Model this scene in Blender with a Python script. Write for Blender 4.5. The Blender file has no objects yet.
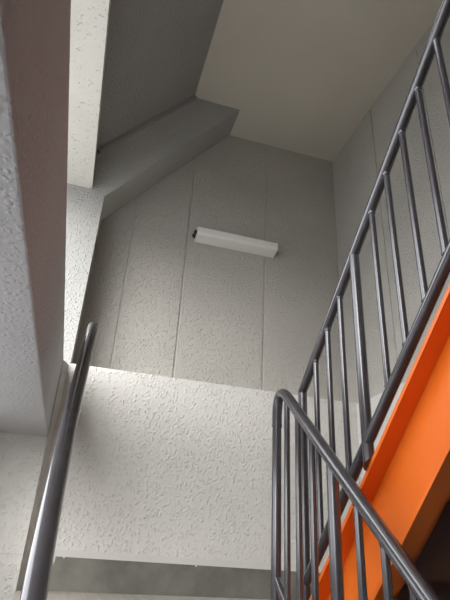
import bpy, bmesh, math, random
from mathutils import Vector, Matrix
random.seed(4)
S = bpy.context.scene
COL = S.collection
E = 1.788                      # eye height above the lower floor; z values below are relative to the eye unless stated

# ------------------------------------------------------------------ materials
def nodes(name):
    m = bpy.data.materials.new(name); m.use_nodes = True
    nt = m.node_tree; b = nt.nodes['Principled BSDF']
    return m, nt, b
def coord(nt, scale=(1, 1, 1)):
    t = nt.nodes.new('ShaderNodeTexCoord'); mp = nt.nodes.new('ShaderNodeMapping')
    mp.inputs['Scale'].default_value = scale
    nt.links.new(t.outputs['Object'], mp.inputs['Vector']); return mp.outputs['Vector']
def noise(nt, vec, scale, detail=3, rough=.5, dist=0):
    n = nt.nodes.new('ShaderNodeTexNoise'); n.inputs['Scale'].default_value = scale
    n.inputs['Detail'].default_value = detail; n.inputs['Roughness'].default_value = rough
    n.inputs['Distortion'].default_value = dist
    nt.links.new(vec, n.inputs['Vector']); return n.outputs['Fac']
def ramp(nt, fac, stops):
    r = nt.nodes.new('ShaderNodeValToRGB'); e = r.color_ramp.elements
    while len(e) < len(stops): e.new(.5)
    for i, (p, c) in enumerate(stops):
        e[i].position = p; e[i].color = c if len(c) == 4 else (*c, 1)
    nt.links.new(fac, r.inputs['Fac']); return r.outputs['Color']
def bump(nt, b, h, strength, dist, prev=None):
    n = nt.nodes.new('ShaderNodeBump'); n.inputs['Strength'].default_value = strength
    n.inputs['Distance'].default_value = dist; nt.links.new(h, n.inputs['Height'])
    if prev: nt.links.new(prev, n.inputs['Normal'])
    nt.links.new(n.outputs['Normal'], b.inputs['Normal']); return n.outputs['Normal']

def stucco(name, col, scale, strength, dist, lo=.12, hi=.62, var=.05, dist2=.0022, pits=False):
    m, nt, b = nodes(name); v = coord(nt)
    f = noise(nt, v, 1.6, 4)
    c0 = tuple(x*(1-var) for x in col); c1 = tuple(min(1, x*(1+var)) for x in col)
    nt.links.new(ramp(nt, f, [(.35, c0), (.65, c1)]), b.inputs['Base Color'])
    b.inputs['Roughness'].default_value = .75
    b.inputs['Specular IOR Level'].default_value = .25
    if pits:
        h = ramp(nt, noise(nt, v, scale, 2.5, .5, .3), [(lo, (0, 0, 0)), (hi, (1, 1, 1))])
    else:                                        # dabs of thrown render: distorted cells with rounded tops
        nz = nt.nodes.new('ShaderNodeTexNoise'); nz.inputs['Scale'].default_value = scale*.55; nz.inputs['Detail'].default_value = 2
        nt.links.new(v, nz.inputs['Vector'])
        mx = nt.nodes.new('ShaderNodeMix'); mx.data_type = 'RGBA'; mx.blend_type = 'LINEAR_LIGHT'; mx.inputs['Factor'].default_value = .012
        nt.links.new(v, mx.inputs['A']); nt.links.new(nz.outputs['Color'], mx.inputs['B'])
        vo = nt.nodes.new('ShaderNodeTexVoronoi'); vo.feature = 'F1'; vo.inputs['Scale'].default_value = scale
        vo.inputs['Randomness'].default_value = 1
        nt.links.new(mx.outputs['Result'], vo.inputs['Vector'])
        sh = nt.nodes.new('ShaderNodeSeparateColor'); nt.links.new(vo.outputs['Color'], sh.inputs[0])
        ml = nt.nodes.new('ShaderNodeMath'); ml.operation = 'MULTIPLY'
        rr = ramp(nt, vo.outputs['Distance'], [(lo, (1, 1, 1)), (hi, (0, 0, 0))])
        nt.nodes[-1].color_ramp.interpolation = 'EASE'
        nt.links.new(rr, ml.inputs[0]); nt.links.new(ramp(nt, sh.outputs[0], [(.0, (.12, .12, .12)), (.8, (1, 1, 1))]), ml.inputs[1]); h = ml.outputs[0]
    n1 = bump(nt, b, h, strength, dist)
    bump(nt, b, noise(nt, v, scale*2.6, 3), strength*.6, dist2, n1)
    return m

M = {}
M['stucco'] = stucco('painted_stucco', (.60, .585, .55), 66, .9, .0042)
M['hem'] = stucco('smooth_hem', (.56, .55, .52), 90, .15, .001)
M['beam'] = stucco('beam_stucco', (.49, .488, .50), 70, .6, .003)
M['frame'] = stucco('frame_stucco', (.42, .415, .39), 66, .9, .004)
M['panel'] = stucco('stucco_panel', (.45, .43, .39), 70, .9, .0045)
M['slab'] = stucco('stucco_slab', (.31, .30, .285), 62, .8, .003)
M['rough'] = stucco('pitted_stucco', (.68, .665, .60), 66, .9, .004, .27, .36, pits=True)

m, nt, b = nodes('ceiling_paint'); v = coord(nt)
nt.links.new(ramp(nt, noise(nt, v, 2.5, 5), [(.3, (.52, .48, .405)), (.7, (.56, .52, .44))]), b.inputs['Base Color'])
b.inputs['Roughness'].default_value = .8; bump(nt, b, noise(nt, v, 140, 2), .15, .001); M['ceiling'] = m

m, nt, b = nodes('bare_concrete'); v = coord(nt)
f = noise(nt, v, 5, 6, .6); 
nt.links.new(ramp(nt, f, [(.3, (.095, .094, .078)), (.5, (.145, .143, .121)), (.72, (.205, .20, .175))]), b.inputs['Base Color'])
b.inputs['Roughness'].default_value = .7; bump(nt, b, noise(nt, v, 60, 4), .3, .002); M['concrete'] = m

m, nt, b = nodes('landing_vinyl'); v = coord(nt, (40, 1.2, 1))
nt.links.new(ramp(nt, noise(nt, v, 1.5, 4), [(.3, (.44, .405, .35)), (.7, (.54, .50, .44))]), b.inputs['Base Color'])
b.inputs['Roughness'].default_value = .5; M['vinyl'] = m

m, nt, b = nodes('grey_rail_paint'); v = coord(nt)
nt.links.new(ramp(nt, noise(nt, v, 14, 4), [(.3, (.046, .043, .048)), (.7, (.062, .057, .064))]), b.inputs['Base Color'])
b.inputs['Roughness'].default_value = .24; b.inputs['Specular IOR Level'].default_value = .8
bump(nt, b, noise(nt, v, 90, 3), .12, .0012); b.inputs['Coat Weight'].default_value = .35; b.inputs['Coat Roughness'].default_value = .16; M['rail'] = m

m, nt, b = nodes('orange_steel_paint'); v = coord(nt)
nt.links.new(ramp(nt, noise(nt, v, 5, 4), [(.3, (.83, .165, .012)), (.7, (.90, .19, .016))]), b.inputs['Base Color'])
b.inputs['Roughness'].default_value = .42; bump(nt, b, noise(nt, v, 9, 2), .08, .004); M['orange'] = m

m, nt, b = nodes('step_brown'); v = coord(nt)
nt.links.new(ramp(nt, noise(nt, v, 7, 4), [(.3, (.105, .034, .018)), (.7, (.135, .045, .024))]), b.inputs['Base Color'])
b.inputs['Roughness'].default_value = .5; M['brown'] = m  # even dark brown for treads and risers

m, nt, b = nodes('white_enamel'); v = coord(nt)
nt.links.new(ramp(nt, noise(nt, v, 20, 3), [(.3, (.80, .785, .74)), (.7, (.84, .825, .78))]), b.inputs['Base Color'])
b.inputs['Roughness'].default_value = .38; M['white'] = m

m, nt, b = nodes('black_plastic'); v = coord(nt)
nt.links.new(ramp(nt, noise(nt, v, 30, 2), [(.3, (.018, .015, .014)), (.7, (.03, .026, .024))]), b.inputs['Base Color'])
b.inputs['Roughness'].default_value = .5; M['black'] = m

m, nt, b = nodes('joint_sealant'); v = coord(nt)
nt.links.new(ramp(nt, noise(nt, v, 40, 3), [(.3, (.42, .40, .36)), (.7, (.50, .48, .43))]), b.inputs['Base Color'])
b.inputs['Roughness'].default_value = .7; M['sealant'] = m

# ------------------------------------------------------------------ mesh helpers (eye-relative coordinates)
OFF = Vector((0, 0, E))
def link(name, bm, mats, parent=None, smooth=False):
    bmesh.ops.recalc_face_normals(bm, faces=bm.faces)
    me = bpy.data.meshes.new(name); bm.to_mesh(me); bm.free()
    for mm in (mats if isinstance(mats, (list, tuple)) else [mats]): me.materials.append(mm)
    if smooth:
        for p in me.polygons: p.use_smooth = True
        try: me.set_sharp_from_angle(angle=math.radians(40))
        except Exception: pass
    o = bpy.data.objects.new(name, me); COL.objects.link(o)
    if parent:
        o.parent = parent; o.matrix_parent_inverse = Matrix.Translation(parent.location).inverted()
    o.location = OFF
    return o
def box(bm, x0, x1, y0, y1, z0, z1, mi=0, bev=0):
    r = bmesh.ops.create_cube(bm, size=1)
    for v in r['verts']:
        v.co = Vector((x0+(v.co.x+.5)*(x1-x0), y0+(v.co.y+.5)*(y1-y0), z0+(v.co.z+.5)*(z1-z0)))
    fs = set(f for v in r['verts'] for f in v.link_faces)
    for f in fs: f.material_index = mi
    if bev:
        es = list(set(e for v in r['verts'] for e in v.link_edges))
        bmesh.ops.bevel(bm, geom=es, offset=bev, segments=2, affect='EDGES', profile=.5)
def prism(bm, pts, axis, a0, a1, mi=0):
    """extrude polygon pts; axis 'x': pts are (y,z); 'y': pts are (x,z); 'z': pts are (x,y)"""
    def P(p, a):
        return {'x': (a, p[0], p[1]), 'y': (p[0], a, p[1]), 'z': (p[0], p[1], a)}[axis]
    A = [bm.verts.new(P(p, a0)) for p in pts]; B = [bm.verts.new(P(p, a1)) for p in pts]
    n = len(pts); fs = [bm.faces.new(A), bm.faces.new(B[::-1])]
    for i in range(n): fs.append(bm.faces.new((A[i], B[i], B[(i+1) % n], A[(i+1) % n])))
    for f in fs: f.material_index = mi
def bend(pts, rads, n=7):
    """round the inner corners of a polyline"""
    out = [Vector(pts[0])]
    for i in range(1, len(pts)-1):
        p = Vector(pts[i]); a = (Vector(pts[i-1])-p); c = (Vector(pts[i+1])-p); r = rads[i-1]
        if r <= 0: out.append(p); continue
        ua, uc = a.normalized(), c.normalized(); half = ua.angle(uc)/2
        d = min(r/math.tan(half), a.length*.9, c.length*.9); s, e = p+ua*d, p+uc*d
        for k in range(n+1):
            t = k/n; out.append((1-t)**2*s+2*t*(1-t)*p+t*t*e)
    out.append(Vector(pts[-1])); return out
def tube(bm, pts, r, N=20, dome0=False, dome1=False, mi=0):
    pts = [Vector(p) for p in pts]; rings = []
    seq = []
    for i, p in enumerate(pts):
        if i == 0: t = pts[1]-p
        elif i == len(pts)-1: t = p-pts[i-1]
        else: t = (pts[i+1]-p).normalized()+(p-pts[i-1]).normalized()
        t.normalize(); k = 1
        if 0 < i < len(pts)-1:
            k = 1/max(.4, t.dot((p-pts[i-1]).normalized()))
        seq.append((p, t, r, k))
    def dome(p, t, sgn):
        return [(p+t*sgn*r*.85*math.sin(a), t, r*math.cos(a), 1) for a in (.35, .7, 1.0, 1.25, 1.45)]
    if dome0: seq = dome(seq[0][0], seq[0][1], -1)[::-1]+seq
    if dome1: seq = seq+dome(seq[-1][0], seq[-1][1], 1)
    ref = Vector((1, 0, 0))
    if abs(seq[0][1].dot(ref)) > .9: ref = Vector((0, 0, 1))
    for p, t, rr, k in seq:
        u = (ref-t*ref.dot(t)).normalized(); w = t.cross(u)
        rings.append([bm.verts.new(p+u*rr*math.cos(2*math.pi*j/N)+w*rr*k*math.sin(2*math.pi*j/N)) for j in range(N)])
    for a, b_ in zip(rings, rings[1:]):
        for j in range(N): bm.faces.new((a[j], a[(j+1) % N], b_[(j+1) % N], b_[j])).material_index = mi
    bm.faces.new(rings[0][::-1]).material_index = mi; bm.faces.new(rings[-1]).material_index = mi
def weld(bm, c, r, h, N=20):
    """a slightly lumpy weld bead round a vertical bar"""
    q = []
    for k, (dz, rr) in enumerate(((-h, 0.98), (-h*.4, 1.22), (h*.5, 1.25), (h, .98))):
        q.append([bm.verts.new(Vector(c)+Vector((math.cos(2*math.pi*j/N)*r*rr*(1+random.uniform(-.05, .05)), math.sin(2*math.pi*j/N)*r*rr*(1+random.uniform(-.05, .05)), dz))) for j in range(N)])
    for a, b_ in zip(q, q[1:]):
        for j in range(N): bm.faces.new((a[j], a[(j+1) % N], b_[(j+1) % N], b_[j]))
    bm.faces.new(q[0][::-1]); bm.faces.new(q[-1])
def struct(name, bm, mats, smooth=False, label=None):
    o = link(name, bm, mats, smooth=smooth); o['kind'] = 'structure'
    if label: o['label'] = label
    return o
def thing(name, label, cat, loc, group=None):
    o = bpy.data.objects.new(name, None); COL.objects.link(o); o.empty_display_size = .1
    o.location = Vector(loc)+OFF; o['label'] = label; o['category'] = cat
    if group: o['group'] = group
    return o
def part(name, bm, mats, parent, smooth=False, label=None):
    o = link(name, bm, mats, smooth=smooth)
    o.parent = parent; o.matrix_parent_inverse = Matrix()
    o.location = (OFF-parent.location) if parent.type == 'EMPTY' else Vector()
    if label: o['label'] = label
    return o
NB = bmesh.new

# ------------------------------------------------------------------ the setting
LZ = -.188                     # landing floor
YL, YB, XR, XRL = 2.72, 3.0, 1.692, 1.60
LEDGE = .877
OY = -.35                       # near end of the openings in the left wall
CEIL = 3.085
FL = -E                        # lower floor

# stair hall floor, landing
bm = NB(); box(bm, -.62, 1.80, -2.3, 3.1, FL-.15, FL); struct('floor', bm, M['concrete'], label='bare concrete floor at the foot of the lower flight')
bm = NB()
box(bm, -.145, XRL+.002, 1.78, YL+.01, LZ-.15, LZ-.004, 0); box(bm, -.145, XRL, 1.79, YL, LZ-.006, LZ, 1)
struct('landing', bm, [M['concrete'], M['vinyl']], label='stair landing with pale beige sheet floor')
# lower flight of concrete steps
bm = NB(); rise, go = .2, .2386
pts = [(.11, FL)]
for k in range(7):
    pts += [(.11+go*k, FL+rise*(k+1)), (.11+go*(k+1), FL+rise*(k+1))]
pts += [(1.78, FL)]
prism(bm, pts, 'x', -.145, .775, 0)
for f in bm.faces:
    f.normal_update()
    if abs(f.normal.z) > .9: f.material_index = 0
struct('lower_flight', bm, [M['concrete'], M['vinyl']], label='flight of concrete steps rising to the landing')

# back waist wall (thick, painted stucco) and skirting
bm = NB()
box(bm, -.62, 1.80, YL, YL+.5, -.052, LEDGE, 0, .006)
box(bm, -.62, 1.80, YL+.004, YL+.5, FL, -.05, 0)
# smooth painted hem along the foot of the stucco with a few runs of paint
prism(bm, [(-.146, -.048), (XRL, -.062), (XRL, -.030), (-.146, -.020)], 'y', YL-.0035, YL+.002, 1)
for x, l in ((-.012, .032), (.03, .006), (.66, .008)):
    z = -.049-.008*(x+.146)
    prism(bm, [(x-.006, z+.002), (x-.003, z-l*.6), (x, z-l), (x+.003, z-l*.6), (x+.005, z+.002)], 'y', YL-.0035, YL+.002, 1)
struct('wall_back', bm, [M['stucco'], M['hem']], label='thick white stucco waist wall behind the landing with a ledge on top')
bm = NB(); prism(bm, [(-.146, LZ), (XRL, LZ), (XRL, -.056), (-.146, -.046)], 'y', YL-.002, YL+.004)
struct('baseboard_back', bm, M['concrete'], label='stained bare concrete skirting at the foot of the waist wall')

# upper back wall of vertical panels
def panels(bm, edges, z0, z1, put):
    for a, c in zip(edges, edges[1:]): put(bm, a+.0048, c-.0048, z0, z1, 0, .004)
    put(bm, edges[0]-.01, edges[-1]+.01, z0-.02, z1, 1, 0)
bm = NB()
panels(bm, [-.60, .111, .497, 1.088, XR+.12], LEDGE-.02, CEIL+.02,
       lambda bm, a, c, z0, z1, mi, bev: box(bm, a, c, YB+(.0075 if mi else 0), YB+.12, z0, z1, mi, bev))
prism(bm, [(1.045, 1.62), (1.088, 1.616), (1.088, 1.624)], 'y', YB-.001, YB+.004, 1)
struct('wall_panelled', bm, [M['panel'], M['sealant']], label='upper back wall of tall textured panels with vertical joints')
bm = NB()
panels(bm, [-2.3, -1.16, -.58, .02, .62, 1.22, 1.82, 2.385, YB+.02], LEDGE-.03, CEIL+.02,
       lambda bm, a, c, z0, z1, mi, bev: box(bm, XR+(.0075 if mi else 0), XR+.12, a, c, z0, z1, mi, bev))
struct('wall_right', bm, [M['panel'], M['sealant']], label='upper right wall of textured panels')
bm = NB(); box(bm, XRL, XR+.12, -2.3, YL+.004, FL, LEDGE-.01, 0, .006)
struct('wall_lower_right', bm, M['stucco'], label='stucco waist wall beside the orange stair')

# gable frame: column at the far left corner with a leaning beam up to the ceiling
def leanz(x): return 2.345+(x+.225)*1.2        # underside of the leaning roof slab
bm = NB()
cx = -.112
top_x = .392
S2x = .765
zc = 2.003
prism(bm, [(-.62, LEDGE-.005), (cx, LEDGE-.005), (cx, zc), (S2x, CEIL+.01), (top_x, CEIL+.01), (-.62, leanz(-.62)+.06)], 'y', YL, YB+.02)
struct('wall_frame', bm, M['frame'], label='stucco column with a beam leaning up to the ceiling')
bm = NB()                                        # thin smooth fillet between frame and leaning slab
def lp(x, o): n = Vector((1.2, -1)).normalized(); return (x+n.x*o, leanz(x)+n.y*o)
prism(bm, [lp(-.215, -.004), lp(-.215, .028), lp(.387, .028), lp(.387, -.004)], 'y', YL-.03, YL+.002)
struct('trim_1', bm, M['slab'], label='narrow fillet where the leaning slab meets the frame')

# leaning roof slab + flat ceiling
nrm = Vector((-1.2, 1)).normalized()*.16
bm = NB()
xs = -.52
def slab(xa, xb, y0, y1):
    prism(bm, [(xa, leanz(xa)), (xb, leanz(xb)), (xb+nrm.x, leanz(xb)+nrm.y), (xa+nrm.x, leanz(xa)+nrm.y)], 'y', y0, y1)
LIGHT_GAP = (-.06, .06, .50, 1.42)     # opening added to the leaning slab for pipe highlights: x range, y range
slab(xs, top_x+.001, LIGHT_GAP[3], YL+.01); slab(xs, top_x+.001, -2.3, LIGHT_GAP[2])
slab(xs, LIGHT_GAP[0], LIGHT_GAP[2], LIGHT_GAP[3]); slab(LIGHT_GAP[1], top_x+.001, LIGHT_GAP[2], LIGHT_GAP[3])
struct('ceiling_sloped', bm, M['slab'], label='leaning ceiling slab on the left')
bm = NB(); box(bm, top_x-.08, XR+.12, -2.3, YB+.1, CEIL, CEIL+.16)
struct('ceiling', bm, M['ceiling'], label='flat beige ceiling')
# lintel under the foot of the leaning slab
bm = NB(); prism(bm, [(-.195, 2.04), (-.2185, leanz(-.2185)+.01), (-.70, leanz(-.52)), (-.70, 2.04)], 'y', -2.3, YL+.005)
struct('wall_lintel', bm, M['rough'], label='pale lintel over the upper opening')
# spandrel beam between the lower and the upper opening
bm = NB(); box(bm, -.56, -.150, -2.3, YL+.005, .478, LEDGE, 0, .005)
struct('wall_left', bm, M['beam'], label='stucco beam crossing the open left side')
# wall below the lower opening
bm = NB(); box(bm, -.56, -.145, -2.3, YL+.005, FL, -.33, 0, .005)
struct('wall_lower_left', bm, M['stucco'], label='stucco wall under the lower opening')
bm = NB(); box(bm, -.62, -.555, -2.3, YL, FL, .02); struct('shade_parapet_left', bm, M['stucco'], label='unseen outer parapet, raised to cut light through the lower opening')  # unseen; its height is set to keep low sky light off the stair
# solid left wall behind the viewpoint, where the two openings end
bm = NB(); box(bm, -.70, -.152, -2.3, OY, FL, leanz(-.52)); struct('wall_left_rear', bm, M['stucco'], label='solid left wall where the openings end')
# unseen panel added to block light at the far end of the lower opening
bm = NB(); box(bm, -.66, -.56, 2.28, YL+.005, FL, LEDGE); struct('light_block_left', bm, M['stucco'], label='unseen panel added to block light at the lower opening')
# small splayed corner piece at the far end of the beam
bm = NB(); prism(bm, [(-.1507, YL-.040), (-.1475, YL-.060), (-.1225, YL), (-.1225, YL+.02), (-.1507, YL+.02)], 'z', LZ-.01, LEDGE-.010)
struct('trim_2', bm, M['stucco'], label='splayed corner between beam and waist wall')

# upper landing behind the camera, rear wall above it
bm = NB(); box(bm, -.145, XRL+.0, -2.3, .17, 1.012, 1.212)
struct('upper_landing', bm, M['ceiling'], label='upper landing slab')
bm = NB(); box(bm, -.75, XR+.12, -2.42, -2.3, FL, CEIL+.16)
struct('wall_rear', bm, M['panel'], label='plain rear wall of the stair hall')

# ------------------------------------------------------------------ lower stair railing (grey pipe)
XL = .728; PR = .0184; BR = .0108
def zl(y): return .1448+.838*(y-1.247)           # centre line of its hand rail
yp = 1.832
rail = thing('stair_railing', 'grey steel pipe railing of the lower flight, its bent top post standing on the landing', 'railing', (XL, yp, LZ), 'grey pipe stair railings')
bm = NB()
path = bend([(XL, yp, .46), (XL, yp, zl(yp)-.004), (XL, .20, zl(.20))], [.085], 10)
tube(bm, path, PR*1.06, 24, dome1=True); part('handrail', bm, M['rail'], rail, True)
def post(parent, x, y, z0, z1, name='post', plate=True):
    bm = NB(); tube(bm, [(x, y, z0), (x, y, z1)], PR*.97, 22)
    if plate: box(bm, x-.042, x+.042, y-.042, y+.042, z0, z0+.008, 0, .002)
    return part(name, bm, M['rail'], parent, True)
post(rail, XL, yp, LZ, .463)
bm = NB(); tube(bm, [(XL, yp, .450), (XL, yp, .462)], PR*1.10, 22); part('joint_collar', bm, M['rail'], rail, True)
def zlb(y): return -.060-.815*(yp-y)
def step_top(y):
    k = math.floor((y-.11)/go)+1
    return FL+rise*max(0, min(8, k)) if y < 1.78 else LZ
bm = NB(); tube(bm, [(XL, yp-.008, zlb(yp-.008)), (XL, .22, zlb(.22))], PR*.72, 18); part('bottom_rail', bm, M['rail'], rail, True)
for y in (1.392, .952, .512): post(rail, XL, y, step_top(y), zl(y)-.004)
for y in (1.732, 1.634, 1.526, 1.262, 1.150, 1.051, .842, .732, .622, .402, .292):
    bm = NB(); tube(bm, [(XL, y, zlb(y)), (XL, y, zl(y)-.008)], BR, 16); weld(bm, (XL, y, zl(y)-PR*1.25), BR*.95, .006, 16)
    part('baluster', bm, M['rail'], rail, True)

# ------------------------------------------------------------------ upper stair railing
XU = .830
def zu(y): return .597+.838*(1.818-y)
def zub(y): return .312+.862*(1.367-y)
rail = thing('stair_railing', 'grey steel pipe railing climbing along the orange stair to the upper right', 'railing', (XU, 1.815, LZ), 'grey pipe stair railings')
bm = NB(); tube(bm, bend([(XU, 1.815, .50), (XU, 1.815, zu(1.815)), (XU, .22, zu(.22))], [.012], 3), PR, 24, dome1=True)
part('handrail', bm, M['rail'], rail, True)
post(rail, XU, 1.815, LZ, .505)
bm = NB(); tube(bm, [(XU, 1.808, zub(1.808)), (XU, .24, zub(.24))], PR*.92, 20); part('bottom_rail', bm, M['rail'], rail, True)
def zflange(y): return .300+.872*(1.308-y)
for y in (1.357, .70):
    o = post(rail, XU, y, zflange(y)-.002, zu(y)-.004, plate=False)
    for v in o.data.vertices:                    # foot cut along the slope of the flange
        if abs(v.co.z-(zflange(y)-.002)) < .001: v.co.z = zflange(v.co.y)
for y in (1.687, 1.579, 1.475, 1.224, 1.120, 1.016, .914, .806, .59, .48, .37):
    bm = NB(); tube(bm, [(XU, y, zub(y)+.006), (XU, y, zu(y)-.008)], BR*.97, 16)
    weld(bm, (XU, y, zu(y)-PR*1.2), BR*.95, .006, 16); weld(bm, (XU, y, zub(y)+PR*1.2), BR*.9, .005, 16)
    part('baluster', bm, M['rail'], rail, True)

# ------------------------------------------------------------------ left wall hand rail
hr = thing('wall_handrail', 'thick grey pipe handrail sloping up along the open left side, with a rounded end', 'handrail', (-.026, .75, -.33))
bm = NB()
p0 = Vector((-.026, 1.02, -.0845)); pm = Vector((-.0312, 1.312, .199)); p1 = Vector((-.021, 1.86, .752)); d = (pm-p0)*2.6
tm = .35
def quad(t): return p0*((t-tm)*(t-1)/tm)+pm*(t*(t-1)/(tm*(tm-1)))+p1*(t*(t-tm)/(1-tm))
d = (quad(.01)-p0)*100
tube(bm, [p0-d*1.05, p0-d*.4]+[quad(k/14) for k in range(15)], .0216, 28, dome0=True, dome1=True)
part('handrail', bm, M['rail'], hr, True)
for t in (-.22, -.8):
    c = p0+d*t; bm = NB()
    tube(bm, bend([c+Vector((0, 0, -.012)), c+Vector((0, 0, -.065)), Vector((-.140, c.y, c.z-.065))], [.025], 6), .007, 12)
    tube(bm, [Vector((-.146, c.y, c.z-.065)), Vector((-.138, c.y, c.z-.065))], .03, 20)
    part('bracket', bm, M['rail'], hr, True)

# ------------------------------------------------------------------ orange steel stair
st = thing('steel_staircase', 'orange painted steel stair flight with channel side beams', 'staircase', (1.2, 1.6, LZ))
def zbot(y): return .050+.885*(1.226-y)
YT = .185
def stringer(x0, x1, tipx, y_off=0):
    """channel: web between x0 and x1, flanges reaching to tipx"""
    bm = NB(); ft = .012
    yt = 1.308+(.300-LZ)/.872                    # where the top flange meets the landing
    yb = 1.226+(.050-LZ)/.885
    w = [(yt, LZ), (YT, zflange(YT)), (YT, zbot(YT)), (1.78, zbot(1.78)), (1.78, LZ)]
    prism(bm, w, 'x', x0, x1)
    lo, hi = min(x0, tipx), max(x1, tipx)
    prism(bm, [(yt, LZ), (YT, zflange(YT)), (YT, zflange(YT)-ft*1.3), (yt-.02, LZ)], 'x', lo, hi)
    prism(bm, [(1.78, zbot(1.78)), (YT, zbot(YT)), (YT, zbot(YT)+ft*1.3), (1.78, zbot(1.78)+ft*1.3)], 'x', lo, hi)
    return bm
part('side_beam', stringer(.884, .894, .829), M['orange'], st)
part('side_beam', stringer(1.566, 1.576, 1.599), M['orange'], st)
ky = [1.55-.2294*k for k in range(6)]
for k in range(7):
    y1 = 1.78 if k == 0 else 1.55-.2275*(k-1)
    y0 = 1.55-.2275*k
    z = LZ+.2*k
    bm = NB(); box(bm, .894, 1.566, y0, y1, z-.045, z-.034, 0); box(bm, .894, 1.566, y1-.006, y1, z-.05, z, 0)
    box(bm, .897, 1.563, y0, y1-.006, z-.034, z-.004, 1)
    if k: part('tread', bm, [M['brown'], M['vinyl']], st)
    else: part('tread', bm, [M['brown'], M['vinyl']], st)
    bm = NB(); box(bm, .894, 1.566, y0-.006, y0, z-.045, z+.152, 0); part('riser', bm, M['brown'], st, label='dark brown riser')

# ------------------------------------------------------------------ light fixture on the back wall
fx = thing('wall_lamp', 'long white unlit batten light fixture mounted level on the upper back wall', 'light fixture', (.83, YB, 2.05))
x0, x1 = .540, 1.150; YF = YB-.10
prof = [(YB-.001, 1.982), (YF+.004, 1.997), (YF, 2.004), (YF+.003, 2.056), (YF+.02, 2.066), (YB-.001, 2.066)]
bm = NB(); prism(bm, prof, 'x', x0+.012, x1-.004)
bmesh.ops.bevel(bm, geom=[e for e in bm.edges if abs(e.verts[0].co.x-e.verts[1].co.x) > .3], offset=.003, segments=2, affect='EDGES')
part('lamp_body', bm, M['white'], fx)
def shrink(p, k): c = (YB-.05, 2.03); return (c[0]+(p[0]-c[0])*k, c[1]+(p[1]-c[1])*k)
bm = NB(); prism(bm, [shrink(p, 1.02) for p in prof], 'x', x1-.008, x1); part('end_cap', bm, M['white'], fx)
bm = NB(); prism(bm, [shrink(p, .97) for p in prof], 'x', x0+.006, x0+.014)       # recessed end plate inside a thin rim
ec = part('end_cap', bm, M['white'], fx)
for cy, cz, rr in ((YF+.026, 2.022, .016), (YF+.072, 2.022, .021)):
    bm = NB(); tube(bm, [(x0-.006, cy, cz), (x0+.007, cy, cz)], rr, 16); tube(bm, [(x0-.014, cy, cz), (x0-.004, cy, cz)], rr*.55, 12)
    part('lamp_holder', bm, M['black'], ec, True, 'dark round lamp holder')

# ------------------------------------------------------------------ light
w = bpy.data.worlds.new('overcast_sky'); S.world = w; w.use_nodes = True
nt = w.node_tree; bg = nt.nodes['Background']
tc = nt.nodes.new('ShaderNodeTexCoord'); sx = nt.nodes.new('ShaderNodeSeparateXYZ')
nt.links.new(tc.outputs['Generated'], sx.inputs[0])
mr = nt.nodes.new('ShaderNodeMapRange'); mr.inputs['From Min'].default_value = -1; mr.inputs['From Max'].default_value = 1
nt.links.new(sx.outputs['Z'], mr.inputs['Value'])
SKY = [(0, .32, .32, .32), (.46, .48, .49, .51), (.53, 1.0, 1.02, 1.08), (.80, 1.1, 1.13, 1.2), (.95, 2.9, 2.95, 3.0)]   # overcast: brightest overhead
c = ramp(nt, mr.outputs[0], [(k[0], tuple(q/3 for q in k[1:])) for k in SKY])
nt.links.new(c, bg.inputs['Color']); bg.inputs['Strength'].default_value = 12.0

sun = bpy.data.lights.new('low_bright_sky', 'SUN'); so = bpy.data.objects.new('low_bright_sky', sun); COL.objects.link(so)
so.location = (-6, -6, 3)
sun.energy = 4.6; sun.angle = math.radians(45); sun.color = (1.0, .985, .96)
so.rotation_euler = Vector((.72, 1, -.52)).to_track_quat('-Z', 'Y').to_euler()

# ------------------------------------------------------------------ camera
R0 = Vector((0.9574966, -0.28353873, 0.05297209)); R1 = Vector((-0.17345415, -0.41925857, 0.89114304)); R2 = Vector((0.23046456, 0.86245466, 0.45061962))
cam = bpy.data.cameras.new('camera'); co = bpy.data.objects.new('camera', cam); COL.objects.link(co)
cam.sensor_fit = 'VERTICAL'; cam.sensor_height = 24; cam.sensor_width = 18; cam.lens = 24*503.233/600; cam.clip_start = .02
mat = Matrix.Identity(4)
for i in range(3): mat[i][0] = R0[i]; mat[i][1] = R1[i]; mat[i][2] = -R2[i]
mat.translation = OFF
co.matrix_world = mat
S.camera = co
S.view_settings.view_transform = 'Standard'; S.view_settings.look = 'None'
S.view_settings.gamma = 1; S.view_settings.use_curve_mapping = False; S.view_settings.exposure = 0.0
